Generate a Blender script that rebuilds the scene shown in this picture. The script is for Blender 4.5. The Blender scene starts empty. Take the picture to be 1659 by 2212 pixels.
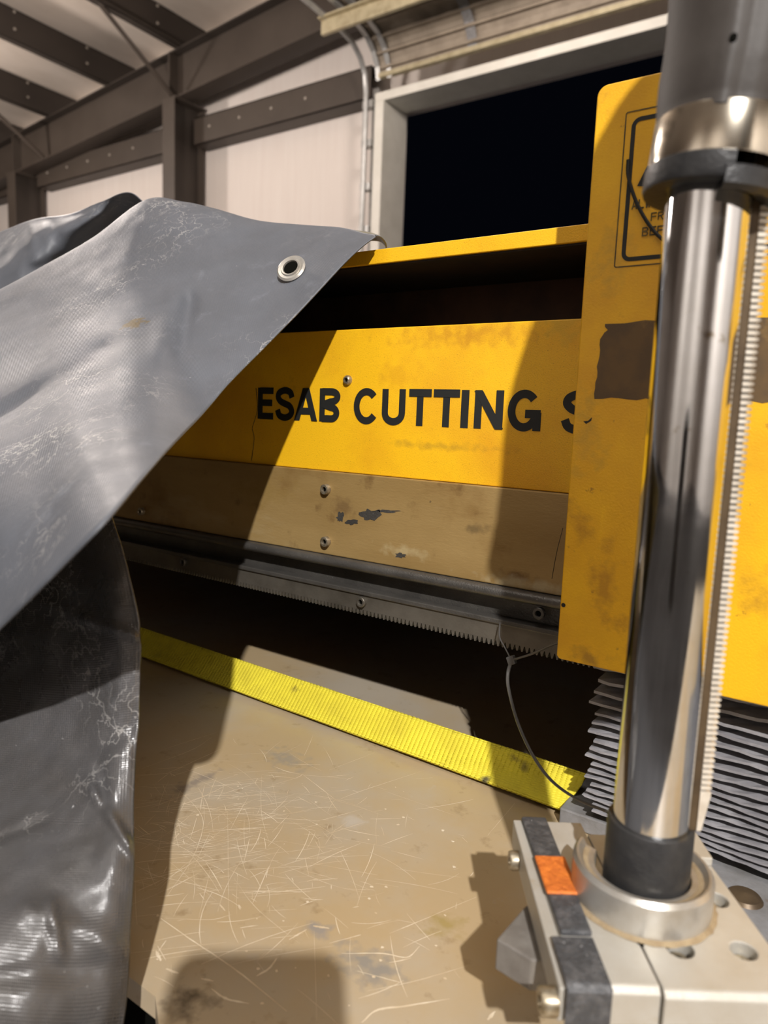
import bpy, bmesh, math, random
from mathutils import Vector, Matrix

sc = bpy.context.scene
COL = sc.collection
random.seed(7)

# ------------------------------------------------------------------ camera
F = 1534.0
PPX, PPY = 829.5, 1106.0
RX = Vector((0.8227, -0.1060, 0.5585))
RY = Vector((0.5672, 0.0869, -0.8190))
RZ = Vector((0.0382, 0.9906, 0.1316))
R = Matrix((RX, RY, RZ))
CAM = Vector((0, 0, 0.28))


def ray(x, y):
    return (R @ Vector((x - PPX, PPY - y, -F))).normalized()


def onX(x, y, X):
    r = ray(x, y)
    return CAM + r * ((X - CAM.x) / r.x)


def onY(x, y, Y):
    r = ray(x, y)
    return CAM + r * ((Y - CAM.y) / r.y)


def onZ(x, y, Z):
    r = ray(x, y)
    return CAM + r * ((Z - CAM.z) / r.z)


cd = bpy.data.cameras.new('camera')
cam = bpy.data.objects.new('camera', cd)
COL.objects.link(cam)
cam.matrix_world = Matrix.Translation(CAM) @ R.to_4x4()
cd.sensor_fit = 'VERTICAL'
cd.sensor_height = 36.0
cd.lens = F / 2212.0 * 36.0
cd.clip_start = 0.01
cd.clip_end = 200
cd.dof.use_dof = True
cd.dof.focus_distance = 0.53
cd.dof.aperture_fstop = 9.0
sc.camera = cam

# ------------------------------------------------------------------ world, light, exposure
sc.view_settings.view_transform = 'Standard'
sc.view_settings.look = 'None'
sc.view_settings.exposure = 0.0
sc.view_settings.gamma = 1.0
sc.cycles.use_denoising = True
w = bpy.data.worlds.new('night')
sc.world = w
w.use_nodes = True
w.node_tree.nodes['Background'].inputs[0].default_value = (0.004, 0.005, 0.010, 1)
w.node_tree.nodes['Background'].inputs[1].default_value = 0.25

LDIR = ray(680, 2110)
LAMP = CAM - LDIR * 3.7


def lamp(name, kind, loc, energy, color, size=0.05, target=None, **kw):
    d = bpy.data.lights.new(name, kind)
    d.energy = energy
    d.color = color
    if kind == 'AREA':
        d.shape = 'RECTANGLE'
        d.size, d.size_y = size
    else:
        d.shadow_soft_size = size
    for k, v in kw.items():
        setattr(d, k, v)
    o = bpy.data.objects.new(name, d)
    COL.objects.link(o)
    o.location = loc
    if target is not None:
        o.rotation_euler = (Vector(target) - Vector(loc)).to_track_quat('-Z', 'Y').to_euler()
    return o


lamp('bay_lamp_key', 'SPOT', LAMP, 900, (1.0, 0.965, 0.935), 0.035, (-0.25, 0.35, 0.15),
     spot_size=math.radians(75), spot_blend=0.5)
for i, (x, y, z, e) in enumerate([(-10.5, 3.0, 3.4, 330), (-6.4, 3.0, 3.4, 300), (-2.6, 4.6, 3.9, 150)]):
    lamp('bay_lamp_wall', 'POINT', (x, y, z), e, (1.0, 0.88, 0.80), 0.2)
for i, (x, y, z, e) in enumerate([(-0.9, -1.3, 4.4, 42), (1.6, -0.9, 4.6, 42)]):  # added overhead fill panels, no fixtures behind them
    lamp('fill_light_hall', 'AREA', (x, y, z), e, (1.0, 0.92, 0.84), (1.6, 1.6), (x, y, 0))


for x, y, z, e, tx, ty in ((-5.0, -8.2, 2.8, 380, -5, -11), (1.5, -8.2, 2.8, 420, 1.5, -11), (6.4, -4.0, 2.6, 620, 9, -4), (6.4, 0.5, 2.6, 300, 9, 0.5)):  # added washers that brighten unseen walls for the chrome to mirror
    lamp('wall_wash_fill', 'SPOT', (x, y, z), e, (1.0, 0.96, 0.92), 0.15, (tx, ty, 2.2), spot_size=math.radians(125), spot_blend=0.5)


# ------------------------------------------------------------------ materials
def pmat(name, col, col2=None, scale=8.0, lo=0.4, hi=0.65, rough=0.5, metal=0.0, bump=0.0, bscale=200.0,
         stretch=(1, 1, 1), spots=(), rvar=0.0, detail=6.0, spec=0.5, anis=None):
    m = bpy.data.materials.new(name)
    m.use_nodes = True
    nt = m.node_tree
    N, L = nt.nodes, nt.links
    b = N['Principled BSDF']
    b.inputs['Roughness'].default_value = rough
    b.inputs['Metallic'].default_value = metal
    b.inputs['Specular IOR Level'].default_value = spec
    b.inputs['Base Color'].default_value = (*col, 1)
    tc = N.new('ShaderNodeTexCoord')
    mp = N.new('ShaderNodeMapping')
    mp.inputs['Scale'].default_value = stretch
    L.new(tc.outputs['Object'], mp.inputs['Vector'])

    def noise(sc_, det=detail, st=None, off=0.0):
        src = mp
        if st is not None:
            src = N.new('ShaderNodeMapping')
            src.inputs['Scale'].default_value = st
            src.inputs['Location'].default_value = (off, off * 1.7, off * 0.6)
            L.new(tc.outputs['Object'], src.inputs['Vector'])
        n = N.new('ShaderNodeTexNoise')
        n.inputs['Scale'].default_value = sc_
        n.inputs['Detail'].default_value = det
        n.inputs['Roughness'].default_value = 0.62
        L.new(src.outputs['Vector'], n.inputs['Vector'])
        return n

    def ramp(fac, a, c):
        r = N.new('ShaderNodeMapRange')
        r.inputs['From Min'].default_value = a
        r.inputs['From Max'].default_value = c
        L.new(fac, r.inputs['Value'])
        return r.outputs['Result']

    def mix(fac, a, c):
        x = N.new('ShaderNodeMix')
        x.data_type = 'RGBA'
        L.new(fac, x.inputs['Factor'])
        for s, v in ((x.inputs[6], a), (x.inputs[7], c)):
            if isinstance(v, tuple):
                s.default_value = (*v, 1)
            else:
                L.new(v, s)
        return x.outputs[2]
    cur = col
    n0 = noise(scale)
    if col2 is not None:
        cur = mix(ramp(n0.outputs['Fac'], lo, hi), col, col2)
    for k, s in enumerate(spots):
        sc_, a, c, color = s[:4]
        st = s[4] if len(s) > 4 else (1, 1, 1)
        ns = noise(sc_, 5.0, st, 3.1 * (k + 1))
        cur = mix(ramp(ns.outputs['Fac'], a, c), cur, color)
    if not isinstance(cur, tuple):
        L.new(cur, b.inputs['Base Color'])
    if rvar:
        r = N.new('ShaderNodeMapRange')
        r.inputs['From Min'].default_value = 0.3
        r.inputs['From Max'].default_value = 0.7
        r.inputs['To Min'].default_value = max(0.02, rough - rvar)
        r.inputs['To Max'].default_value = min(1, rough + rvar)
        nr = noise(scale * 3, 4.0, (1, 1, 1), 9.0)
        L.new(nr.outputs['Fac'], r.inputs['Value'])
        L.new(r.outputs['Result'], b.inputs['Roughness'])
    if bump:
        nb = noise(bscale, 3.0)
        bp = N.new('ShaderNodeBump')
        bp.inputs['Strength'].default_value = bump
        bp.inputs['Distance'].default_value = 0.001
        L.new(nb.outputs['Fac'], bp.inputs['Height'])
        L.new(bp.outputs['Normal'], b.inputs['Normal'])
    return m


YEL = (0.90, 0.50, 0.010)
M = {}
M['yellow'] = pmat('yellow_paint', (0.90, 0.505, 0.012), (0.74, 0.355, 0.012), 9, 0.42, 0.72, 0.42, bump=0.25, bscale=900,
                   spots=((900, 0.58, 0.72, (0.45, 0.22, 0.012)), (22, 0.64, 0.80, (0.42, 0.17, 0.015)),
                          (60, 0.70, 0.76, (0.20, 0.09, 0.02))))
M['yellow_plate'] = pmat('yellow_plate_paint', (0.90, 0.50, 0.012), (0.72, 0.36, 0.014), 14, 0.42, 0.75, 0.42, bump=0.2, bscale=700,
                         spots=((26, 0.58, 0.80, (0.40, 0.19, 0.02)), (110, 0.66, 0.74, (0.30, 0.13, 0.02))))
M['ink'] = pmat('black_ink', (0.012, 0.013, 0.012), rough=0.6)
M['ink_soft'] = pmat('faded_ink', (0.06, 0.045, 0.02), (0.20, 0.13, 0.02), 160, 0.45, 0.7, rough=0.6)
M['tan'] = pmat('grimy_aluminium', (0.42, 0.285, 0.115), (0.29, 0.18, 0.06), 10, 0.35, 0.7, 0.42, metal=0.25,
                bump=0.15, bscale=500, stretch=(0.4, 1, 1.4),
                spots=((12, 0.55, 0.75, (0.22, 0.12, 0.035)), (30, 0.62, 0.78, (0.16, 0.085, 0.03)), (90, 0.70, 0.78, (0.05, 0.04, 0.03)),
                       (16, 0.60, 0.8, (0.48, 0.38, 0.22), (0.3, 1, 1))))
M['dark_rail'] = pmat('dark_oily_steel', (0.085, 0.080, 0.073), (0.13, 0.122, 0.11), 30, 0.4, 0.7, 0.38, metal=0.5,
                      bump=0.4, bscale=600, spots=((700, 0.66, 0.72, (0.35, 0.34, 0.32)),))
M['rack'] = pmat('rack_steel', (0.16, 0.145, 0.12), (0.085, 0.075, 0.06), 14, 0.4, 0.65, 0.45, metal=0.5, bump=0.2, bscale=500)
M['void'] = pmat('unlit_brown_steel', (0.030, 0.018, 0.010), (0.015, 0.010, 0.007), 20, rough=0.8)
M['rust'] = pmat('brown_web_steel', (0.075, 0.035, 0.018), (0.04, 0.02, 0.012), 20, rough=0.8)
M['bolt'] = pmat('zinc_bolt', (0.42, 0.37, 0.28), (0.22, 0.17, 0.10), 300, rough=0.35, metal=0.7)
M['socket'] = pmat('bolt_socket', (0.006, 0.006, 0.005), rough=0.9, spec=0.0)
M['chrome'] = pmat('chrome', (0.72, 0.73, 0.74), (0.60, 0.60, 0.59), 25, 0.4, 0.7, 0.09, metal=1.0, rvar=0.05,
                   spots=((60, 0.66, 0.74, (0.30, 0.24, 0.15)),))
M['rack_teeth'] = pmat('bright_rack_steel', (0.74, 0.69, 0.60), (0.58, 0.52, 0.43), 60, rough=0.35, metal=0.2)
M['slot'] = pmat('brown_slot', (0.13, 0.09, 0.05), (0.07, 0.048, 0.028), 40, rough=0.45, metal=0.4)
M['alu'] = pmat('dusty_aluminium', (0.50, 0.485, 0.44), (0.45, 0.42, 0.36), 45, 0.4, 0.7, 0.45, metal=0.25, bump=0.15, bscale=900,
                spots=((70, 0.62, 0.8, (0.42, 0.33, 0.20)),))
M['ring'] = pmat('turned_steel', (0.52, 0.50, 0.46), (0.42, 0.38, 0.32), 60, rough=0.34, metal=0.6, bump=0.1, bscale=600)
M['dust'] = pmat('brown_dust', (0.36, 0.28, 0.17), (0.26, 0.19, 0.11), 120, rough=0.9, bump=0.5, bscale=900)
M['black_rubber'] = pmat('black_rubber', (0.022, 0.022, 0.023), (0.04, 0.039, 0.038), 60, rough=0.42, bump=0.3, bscale=400)
M['black_pad'] = pmat('black_grit_pad', (0.055, 0.057, 0.062), (0.12, 0.12, 0.125), 180, 0.45, 0.7, 0.5, bump=0.9, bscale=350,
                      spots=((500, 0.66, 0.72, (0.5, 0.5, 0.5)),))
M['orange'] = pmat('orange_paint', (0.72, 0.20, 0.03), (0.50, 0.12, 0.02), 260, 0.4, 0.65, 0.6, bump=0.9, bscale=420)
M['boot'] = pmat('grey_rubber_boot', (0.050, 0.042, 0.036), (0.038, 0.031, 0.026), 40, rough=0.58, bump=0.1, bscale=300)
M['boot_seam'] = pmat('boot_seam', (0.15, 0.205, 0.175), rough=0.5)
M['clamp'] = pmat('clamp_steel', (0.66, 0.61, 0.52), (0.58, 0.52, 0.42), 40, rough=0.18, metal=1.0)
M['steel_grey'] = pmat('grey_painted_steel', (0.24, 0.24, 0.245), (0.17, 0.165, 0.16), 40, rough=0.6, bump=0.3, bscale=300,
                       spots=((45, 0.62, 0.75, (0.15, 0.10, 0.07)),))
M['dark_block'] = pmat('dark_grey_block', (0.15, 0.135, 0.12), (0.21, 0.195, 0.175), 60, rough=0.55, bump=0.2, bscale=400)
M['bellow'] = pmat('bellows_fabric', (0.24, 0.235, 0.25), (0.33, 0.325, 0.34), 60, rough=0.45, bump=0.3, bscale=300)
M['tie'] = pmat('black_nylon', (0.085, 0.082, 0.078), rough=0.35)
M['primer'] = pmat('dark_primer_steel', (0.075, 0.059, 0.047), (0.062, 0.048, 0.038), 1.5, rough=0.55)
M['purlin'] = pmat('purlin_primer', (0.050, 0.039, 0.031), (0.040, 0.031, 0.025), 1.5, rough=0.6)
M['boltdot'] = pmat('bolt_head_grey', (0.40, 0.36, 0.31), rough=0.5)
M['wall'] = pmat('white_liner_wall', (0.80, 0.74, 0.69), (0.76, 0.69, 0.64), 2.0, 0.4, 0.7, 0.7, stretch=(6, 1, 0.3))
M['roof'] = pmat('roof_liner', (0.74, 0.66, 0.58), (0.62, 0.54, 0.46), 1.5, 0.4, 0.7, 0.7, stretch=(1.0, 0.5, 1))
M['concrete'] = pmat('concrete', (0.085, 0.085, 0.09), (0.06, 0.06, 0.065), 1.5, rough=0.8)
M['trim'] = pmat('white_trim', (0.80, 0.78, 0.71), (0.72, 0.70, 0.63), 4, rough=0.5)
M['doorpanel'] = pmat('door_panel_back', (0.30, 0.25, 0.19), (0.22, 0.18, 0.135), 6, rough=0.65)
M['doorline'] = pmat('door_panel_joint', (0.07, 0.055, 0.04), rough=0.8)
M['galv'] = pmat('galvanised', (0.42, 0.42, 0.41), (0.33, 0.33, 0.32), 12, rough=0.4, metal=0.5)
M['galv_warm'] = pmat('galvanised_yellowed', (0.50, 0.44, 0.29), (0.38, 0.32, 0.20), 12, rough=0.5, metal=0.2)
M['phone'] = pmat('phone_case', (0.03, 0.03, 0.035), rough=0.4)
M['glass'] = pmat('lens_glass', (0.01, 0.01, 0.012), rough=0.05)
M['label_residue'] = pmat('label_residue', (0.135, 0.080, 0.030), (0.10, 0.062, 0.028), 60, 0.4, 0.6, 0.6,
                          spots=((38, 0.60, 0.72, (0.24, 0.145, 0.045)),))
M['scratch'] = pmat('scratch_white', (0.78, 0.68, 0.52), (0.60, 0.47, 0.30), 60, 0.4, 0.65, 0.5)
M['table'] = pmat('scratched_table', (0.46, 0.345, 0.20), (0.45, 0.385, 0.295), 5.5, 0.40, 0.62, 0.42, bump=0.06, bscale=250,
                  spots=((60, 0.60, 0.80, (0.30, 0.21, 0.11)), (30, 0.66, 0.74, (0.47, 0.40, 0.31)), (14, 0.70, 0.8, (0.22, 0.16, 0.10))), rvar=0.12)


def strap_mat():
    m = pmat('yellow_webbing', (0.76, 0.65, 0.035), (0.62, 0.52, 0.03), 40, 0.4, 0.7, 0.7,
             spots=((40, 0.64, 0.75, (0.30, 0.24, 0.03)), (18, 0.66, 0.74, (0.20, 0.17, 0.06))))
    nt = m.node_tree
    N, L = nt.nodes, nt.links
    tc = N.new('ShaderNodeTexCoord')
    wv = N.new('ShaderNodeTexWave')
    wv.bands_direction = 'Z'
    wv.inputs['Scale'].default_value = 260
    bp = N.new('ShaderNodeBump')
    bp.inputs['Strength'].default_value = 0.5
    bp.inputs['Distance'].default_value = 0.0008
    L.new(tc.outputs['Object'], wv.inputs['Vector'])
    L.new(wv.outputs['Fac'], bp.inputs['Height'])
    L.new(bp.outputs['Normal'], N['Principled BSDF'].inputs['Normal'])
    return m


M['strap'] = strap_mat()


def tarp_mat(name, col, col2, spark, rough, bstr=0.16, nsc=230):
    m = pmat(name, col, col2, 12, 0.35, 0.7, rough, rvar=0.05,
             spots=((34, 0.62, 0.78, tuple(min(1, c * 1.3 + .01) for c in col)), (300, 0.70, 0.76, spark),
                    (9, 0.68, 0.8, (col[0] * 0.9 + .03, col[1] * 0.85 + .015, col[2] * 0.7))))
    nt = m.node_tree
    N, L = nt.nodes, nt.links
    P = N['Principled BSDF']
    tc = N.new('ShaderNodeTexCoord')

    def math_(op, a, c=None, d=None):
        x = N.new('ShaderNodeMath')
        x.operation = op
        for s_, v in zip(x.inputs, (a, c, d)):
            if v is None:
                continue
            if isinstance(v, (int, float)):
                s_.default_value = v
            else:
                L.new(v, s_)
        return x.outputs[0]

    def noise(sc_, det=4.0, off=0.0):
        mp = N.new('ShaderNodeMapping')
        mp.inputs['Location'].default_value = (off, off, off)
        L.new(tc.outputs['Object'], mp.inputs['Vector'])
        n = N.new('ShaderNodeTexNoise')
        n.inputs['Scale'].default_value = sc_
        n.inputs['Detail'].default_value = det
        L.new(mp.outputs['Vector'], n.inputs['Vector'])
        return n.outputs['Fac']
    # whitish crease veins, in patches
    v1 = math_('ABSOLUTE', math_('SUBTRACT', noise(26, 5, 2.0), 0.5))
    v2 = math_('ABSOLUTE', math_('SUBTRACT', noise(60, 4, 5.0), 0.5))
    vein = math_('ADD', math_('LESS_THAN', v1, 0.006), math_('LESS_THAN', v2, 0.007))
    patch = N.new('ShaderNodeMapRange')
    patch.inputs['From Min'].default_value = 0.5
    patch.inputs['From Max'].default_value = 0.66
    L.new(noise(9, 3, 8.0), patch.inputs['Value'])
    fac = math_('MULTIPLY', math_('MINIMUM', vein, 1.0), math_('MULTIPLY', patch.outputs['Result'], 0.55))
    mx = N.new('ShaderNodeMix')
    mx.data_type = 'RGBA'
    L.new(fac, mx.inputs['Factor'])
    L.new(P.inputs['Base Color'].links[0].from_socket, mx.inputs[6])
    mx.inputs[7].default_value = (min(1, spark[0]), min(1, spark[1] * .97), min(1, spark[2] * .92), 1)
    # woven stripes
    h = None
    for dr, sc_, am in (('X', 235, 1.0), ('Y', 205, 0.7)):
        wv = N.new('ShaderNodeTexWave')
        wv.bands_direction = dr
        wv.inputs['Scale'].default_value = sc_
        wv.inputs['Distortion'].default_value = 0.8
        wv.inputs['Detail'].default_value = 1.0
        wv.inputs['Detail Scale'].default_value = 0.15
        L.new(tc.outputs['UV'], wv.inputs['Vector'])
        t_ = math_('MULTIPLY', wv.outputs['Fac'], am)
        h = t_ if h is None else math_('ADD', h, t_)
    mul = N.new('ShaderNodeMix')
    mul.data_type = 'RGBA'
    mul.blend_type = 'MULTIPLY'
    mul.inputs['Factor'].default_value = 1.0
    L.new(mx.outputs[2], mul.inputs[6])
    sh = math_('MULTIPLY_ADD', h, 0.09, 0.92)
    cmb = N.new('ShaderNodeCombineColor')
    for q in range(3):
        L.new(sh, cmb.inputs[q])
    L.new(cmb.outputs[0], mul.inputs[7])
    L.new(mul.outputs[2], P.inputs['Base Color'])
    hh = math_('MULTIPLY_ADD', noise(nsc, 3, 1.0), 2.6, h)
    hh = math_('MULTIPLY_ADD', math_('MINIMUM', vein, 1.0), 0.5, hh)
    bp = N.new('ShaderNodeBump')
    bp.inputs['Strength'].default_value = bstr
    bp.inputs['Distance'].default_value = 0.001
    L.new(hh, bp.inputs['Height'])
    L.new(bp.outputs['Normal'], P.inputs['Normal'])
    return m


M['tarp'] = tarp_mat('grey_tarp', (0.120, 0.129, 0.149), (0.096, 0.102, 0.116), (0.45, 0.45, 0.45), 0.47)
M['tarp_shaded'] = tarp_mat('shaded_grey_tarp', (0.095, 0.094, 0.098), (0.065, 0.060, 0.055), (0.5, 0.5, 0.5), 0.27, 0.19, 420)  # same tarp, with its shade put into a darker, browner colour
M['tarp_shaded'].node_tree.nodes['Principled BSDF'].inputs['Specular IOR Level'].default_value = 0.8
M['tarp_under'] = pmat('tarp_underside', (0.12, 0.105, 0.05), (0.08, 0.07, 0.035), 40, rough=0.6)


def stain(m, p, rad, color, stretch=(1, 1, 1), nscale=120.0, lo=0.38, hi=0.70, amount=0.9):
    """one mark of dirt with its own ragged shape at object-space point p"""
    nt = m.node_tree
    N, L = nt.nodes, nt.links
    P = N['Principled BSDF']
    tc = N.new('ShaderNodeTexCoord')
    mp = N.new('ShaderNodeMapping')
    mp.vector_type = 'TEXTURE'
    mp.inputs['Location'].default_value = p
    mp.inputs['Scale'].default_value = [rad * q for q in stretch]
    L.new(tc.outputs['Object'], mp.inputs['Vector'])
    ln = N.new('ShaderNodeVectorMath')
    ln.operation = 'LENGTH'
    L.new(mp.outputs['Vector'], ln.inputs[0])
    nz = N.new('ShaderNodeTexNoise')
    nz.inputs['Scale'].default_value = nscale
    nz.inputs['Detail'].default_value = 5
    L.new(tc.outputs['Object'], nz.inputs['Vector'])
    a = N.new('ShaderNodeMath')          # noise - 0.35 * distance
    a.operation = 'MULTIPLY_ADD'
    L.new(ln.outputs['Value'], a.inputs[0])
    a.inputs[1].default_value = -0.35
    L.new(nz.outputs['Fac'], a.inputs[2])
    r = N.new('ShaderNodeMapRange')
    r.inputs['From Min'].default_value = lo - 0.25
    r.inputs['From Max'].default_value = hi - 0.25
    r.inputs['To Max'].default_value = amount
    L.new(a.outputs[0], r.inputs['Value'])
    x = N.new('ShaderNodeMix')
    x.data_type = 'RGBA'
    L.new(r.outputs['Result'], x.inputs['Factor'])
    L.new(P.inputs['Base Color'].links[0].from_socket, x.inputs[6])
    x.inputs[7].default_value = (*color, 1)
    L.new(x.outputs[2], P.inputs['Base Color'])


# ------------------------------------------------------------------ mesh helpers
class MB:
    def __init__(self):
        self.v, self.f, self.mi = [], [], []

    def add(self, verts, faces, mi=0):
        o = len(self.v)
        self.v += [Vector(p) for p in verts]
        self.f += [tuple(i + o for i in f) for f in faces]
        self.mi += [mi] * len(faces)
        return self

    def box(self, x0, x1, y0, y1, z0, z1, T=None, mi=0):
        vs = [Vector((x, y, z)) for z in (z0, z1) for y in (y0, y1) for x in (x0, x1)]
        if T is not None:
            vs = [T @ p for p in vs]
        return self.add(vs, [(0, 2, 3, 1), (4, 5, 7, 6), (0, 1, 5, 4), (2, 6, 7, 3), (0, 4, 6, 2), (1, 3, 7, 5)], mi)

    def prism(self, poly, d, mi=0):
        """poly: 3-D points, extruded by vector d"""
        n = len(poly)
        d = Vector(d)
        vs = [Vector(p) for p in poly] + [Vector(p) + d for p in poly]
        fs = [tuple(range(n))[::-1], tuple(range(n, 2 * n))] + [(i, (i + 1) % n, n + (i + 1) % n, n + i) for i in range(n)]
        return self.add(vs, fs, mi)

    def cyl(self, p0, p1, r0, r1=None, n=24, mi=0, caps=True):
        p0, p1 = Vector(p0), Vector(p1)
        r1 = r0 if r1 is None else r1
        ax = (p1 - p0).normalized()
        a = ax.orthogonal().normalized()
        b = ax.cross(a)
        vs = []
        for p, r in ((p0, r0), (p1, r1)):
            for i in range(n):
                t = 2 * math.pi * i / n
                vs.append(p + (a * math.cos(t) + b * math.sin(t)) * r)
        fs = [(i, (i + 1) % n, n + (i + 1) % n, n + i) for i in range(n)]
        if caps:
            fs += [tuple(range(n))[::-1], tuple(range(n, 2 * n))]
        return self.add(vs, fs, mi)

    def lathe(self, c, prof, n=64, a0=0.0, a1=2 * math.pi, U=Vector((1, 0, 0)), V=Vector((0, 1, 0)), W=Vector((0, 0, 1)), mi=0):
        """closed profile [(r, z)] swept round axis W at c"""
        c = Vector(c)
        full = abs(a1 - a0 - 2 * math.pi) < 1e-6
        k = len(prof)
        m = n if full else n + 1
        vs = []
        for i in range(m):
            t = a0 + (a1 - a0) * i / n
            d = U * math.cos(t) + V * math.sin(t)
            vs += [c + d * r + W * z for r, z in prof]
        fs = []
        for i in range(n):
            j = (i + 1) % m
            for q in range(k):
                fs.append((i * k + q, j * k + q, j * k + (q + 1) % k, i * k + (q + 1) % k))
        if not full:
            fs += [tuple(range(k))[::-1], tuple(range((m - 1) * k, m * k))]
        return self.add(vs, fs, mi)

    def pipe(self, pts, r, n=12, mi=0, flat=1.0):
        pts = [Vector(p) for p in pts]
        up = Vector((0.1, 0.2, 1)).normalized()
        vs = []
        for i, p in enumerate(pts):
            d = (pts[min(i + 1, len(pts) - 1)] - pts[max(i - 1, 0)]).normalized()
            a = d.cross(up)
            if a.length < 1e-4:
                a = d.orthogonal()
            a.normalize()
            b = d.cross(a)
            rr = r[i] if isinstance(r, (list, tuple)) else r
            vs += [p + (a * math.cos(2 * math.pi * q / n) + b * math.sin(2 * math.pi * q / n) * flat) * rr for q in range(n)]
        fs = []
        for i in range(len(pts) - 1):
            for q in range(n):
                fs.append((i * n + q, i * n + (q + 1) % n, (i + 1) * n + (q + 1) % n, (i + 1) * n + q))
        fs += [tuple(range(n))[::-1], tuple(range((len(pts) - 1) * n, len(pts) * n))]
        return self.add(vs, fs, mi)

    def build(self, name, mat, parent=None, smooth=False, bevel=0.0, angle=35):
        me = bpy.data.meshes.new(name)
        off = Vector((0, 0, 0))
        p = parent
        while p is not None:
            off += p.location
            p = p.parent
        me.from_pydata([tuple(q - off) for q in self.v], [], self.f)
        me.update()
        bm = bmesh.new()
        bm.from_mesh(me)
        bmesh.ops.recalc_face_normals(bm, faces=bm.faces)
        bm.to_mesh(me)
        bm.free()
        mats = mat if isinstance(mat, (list, tuple)) else [mat]
        for q in mats:
            me.materials.append(q)
        for pl, i in zip(me.polygons, self.mi):
            pl.material_index = i
        if smooth:
            me.polygons.foreach_set('use_smooth', [True] * len(me.polygons))
            me.set_sharp_from_angle(angle=math.radians(angle))
        o = bpy.data.objects.new(name, me)
        COL.objects.link(o)
        o.parent = parent
        if bevel:
            md = o.modifiers.new('bevel', 'BEVEL')
            md.width = bevel
            md.segments = 2
            md.limit_method = 'ANGLE'
            md.angle_limit = math.radians(40)
        return o


def tag(o, label, cat, group=None):
    o['label'] = label
    o['category'] = cat
    if group:
        o['group'] = group
    return o


def thing(name, label, cat, loc=(0, 0, 0), group=None):
    o = bpy.data.objects.new(name, None)
    COL.objects.link(o)
    o.location = loc
    o.empty_display_size = 0.05
    return tag(o, label, cat, group)


def struct(o):
    o['kind'] = 'structure'
    return o


def spline(pts, n):
    """Catmull-Rom through pts, n samples"""
    pts = [Vector(p) for p in pts]
    P = [pts[0] * 2 - pts[1]] + pts + [pts[-1] * 2 - pts[-2]]
    out = []
    for k in range(n):
        t = k / (n - 1) * (len(pts) - 1)
        i = min(int(t), len(pts) - 2)
        u = t - i
        a, b, c, d = P[i], P[i + 1], P[i + 2], P[i + 3]
        out.append(0.5 * ((2 * b) + (c - a) * u + (2 * a - 5 * b + 4 * c - d) * u * u + (3 * b - a - 3 * c + d) * u ** 3))
    return out


# ------------------------------------------------------------------ room shell
FL = -0.75
WY = 7.0


def roofz(x):
    return 5.43 + 0.083 * (x + 6.47)


X0, X1, Y0 = -22.0, 9.0, -11.0
struct(MB().box(X0, X1, Y0, WY + .4, FL - .1, FL).build('floor', M['concrete']))
b = MB()
b.prism([(X0, Y0, roofz(X0)), (X1, Y0, roofz(X1)), (X1, WY + .4, roofz(X1)), (X0, WY + .4, roofz(X0))], (0, 0, .12))
struct(b.build('ceiling', M['roof']))
DX0, DX1, DZ = -4.71, 0.75, 3.645
b = MB()
b.prism([(X0, WY, FL), (DX0 - .12, WY, FL), (DX0 - .12, WY, DZ + .08), (DX1 + .12, WY, DZ + .08), (DX1 + .12, WY, FL), (X1, WY, FL),
         (X1, WY, roofz(X1)), (X0, WY, roofz(X0))], (0, .25, 0))
struct(b.build('wall_back', M['wall']))
struct(MB().box(X0 - .2, X0, Y0, WY, FL, roofz(X0)).build('wall_left', M['wall']))
struct(MB().box(X1, X1 + .2, Y0, WY, FL, roofz(X1)).build('wall_right', M['wall']))
b = MB()
b.prism([(X0, Y0, FL), (X1, Y0, FL), (X1, Y0, roofz(X1)), (X0, Y0, roofz(X0))], (0, -.2, 0))
struct(b.build('wall_front', M['wall']))

# door trim: jambs and header are channel sections
b = MB()
b.box(DX0 - .12, DX0, 6.60, 7.06, FL, DZ)
struct(b.build('trim_1', M['trim'], bevel=.006))
b = MB()
b.box(DX0 - .12, DX1 + .12, 6.60, 7.0, DZ, DZ + .09)
struct(b.build('trim_2', M['trim'], bevel=.006))
b = MB()
b.box(DX1, DX1 + .12, 6.60, 7.0, FL, DZ)
struct(b.build('trim_3', M['trim'], bevel=.006))

# overhead sectional door: raised on its tracks
door = bpy.data.objects.new('door_1', None)
COL.objects.link(door)
door.location = (-2, 6.3, 3.6)
struct(door)
# curve profile in (Y, Z) that the panels follow
prof = [(6.53, 3.86), (6.50, 3.98), (6.42, 4.10), (6.30, 4.19), (6.12, 4.24), (5.9, 4.26), (3.2, 4.36)]
b = MB()
for i in range(len(prof) - 1):
    (y0, z0), (y1, z1) = prof[i], prof[i + 1]
    b.prism([(-4.72, y0, z0), (0.8, y0, z0), (0.8, y1, z1), (-4.72, y1, z1)], (0, 0.01, .05))
b.build('door_panel', M['doorpanel'], door)
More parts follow.
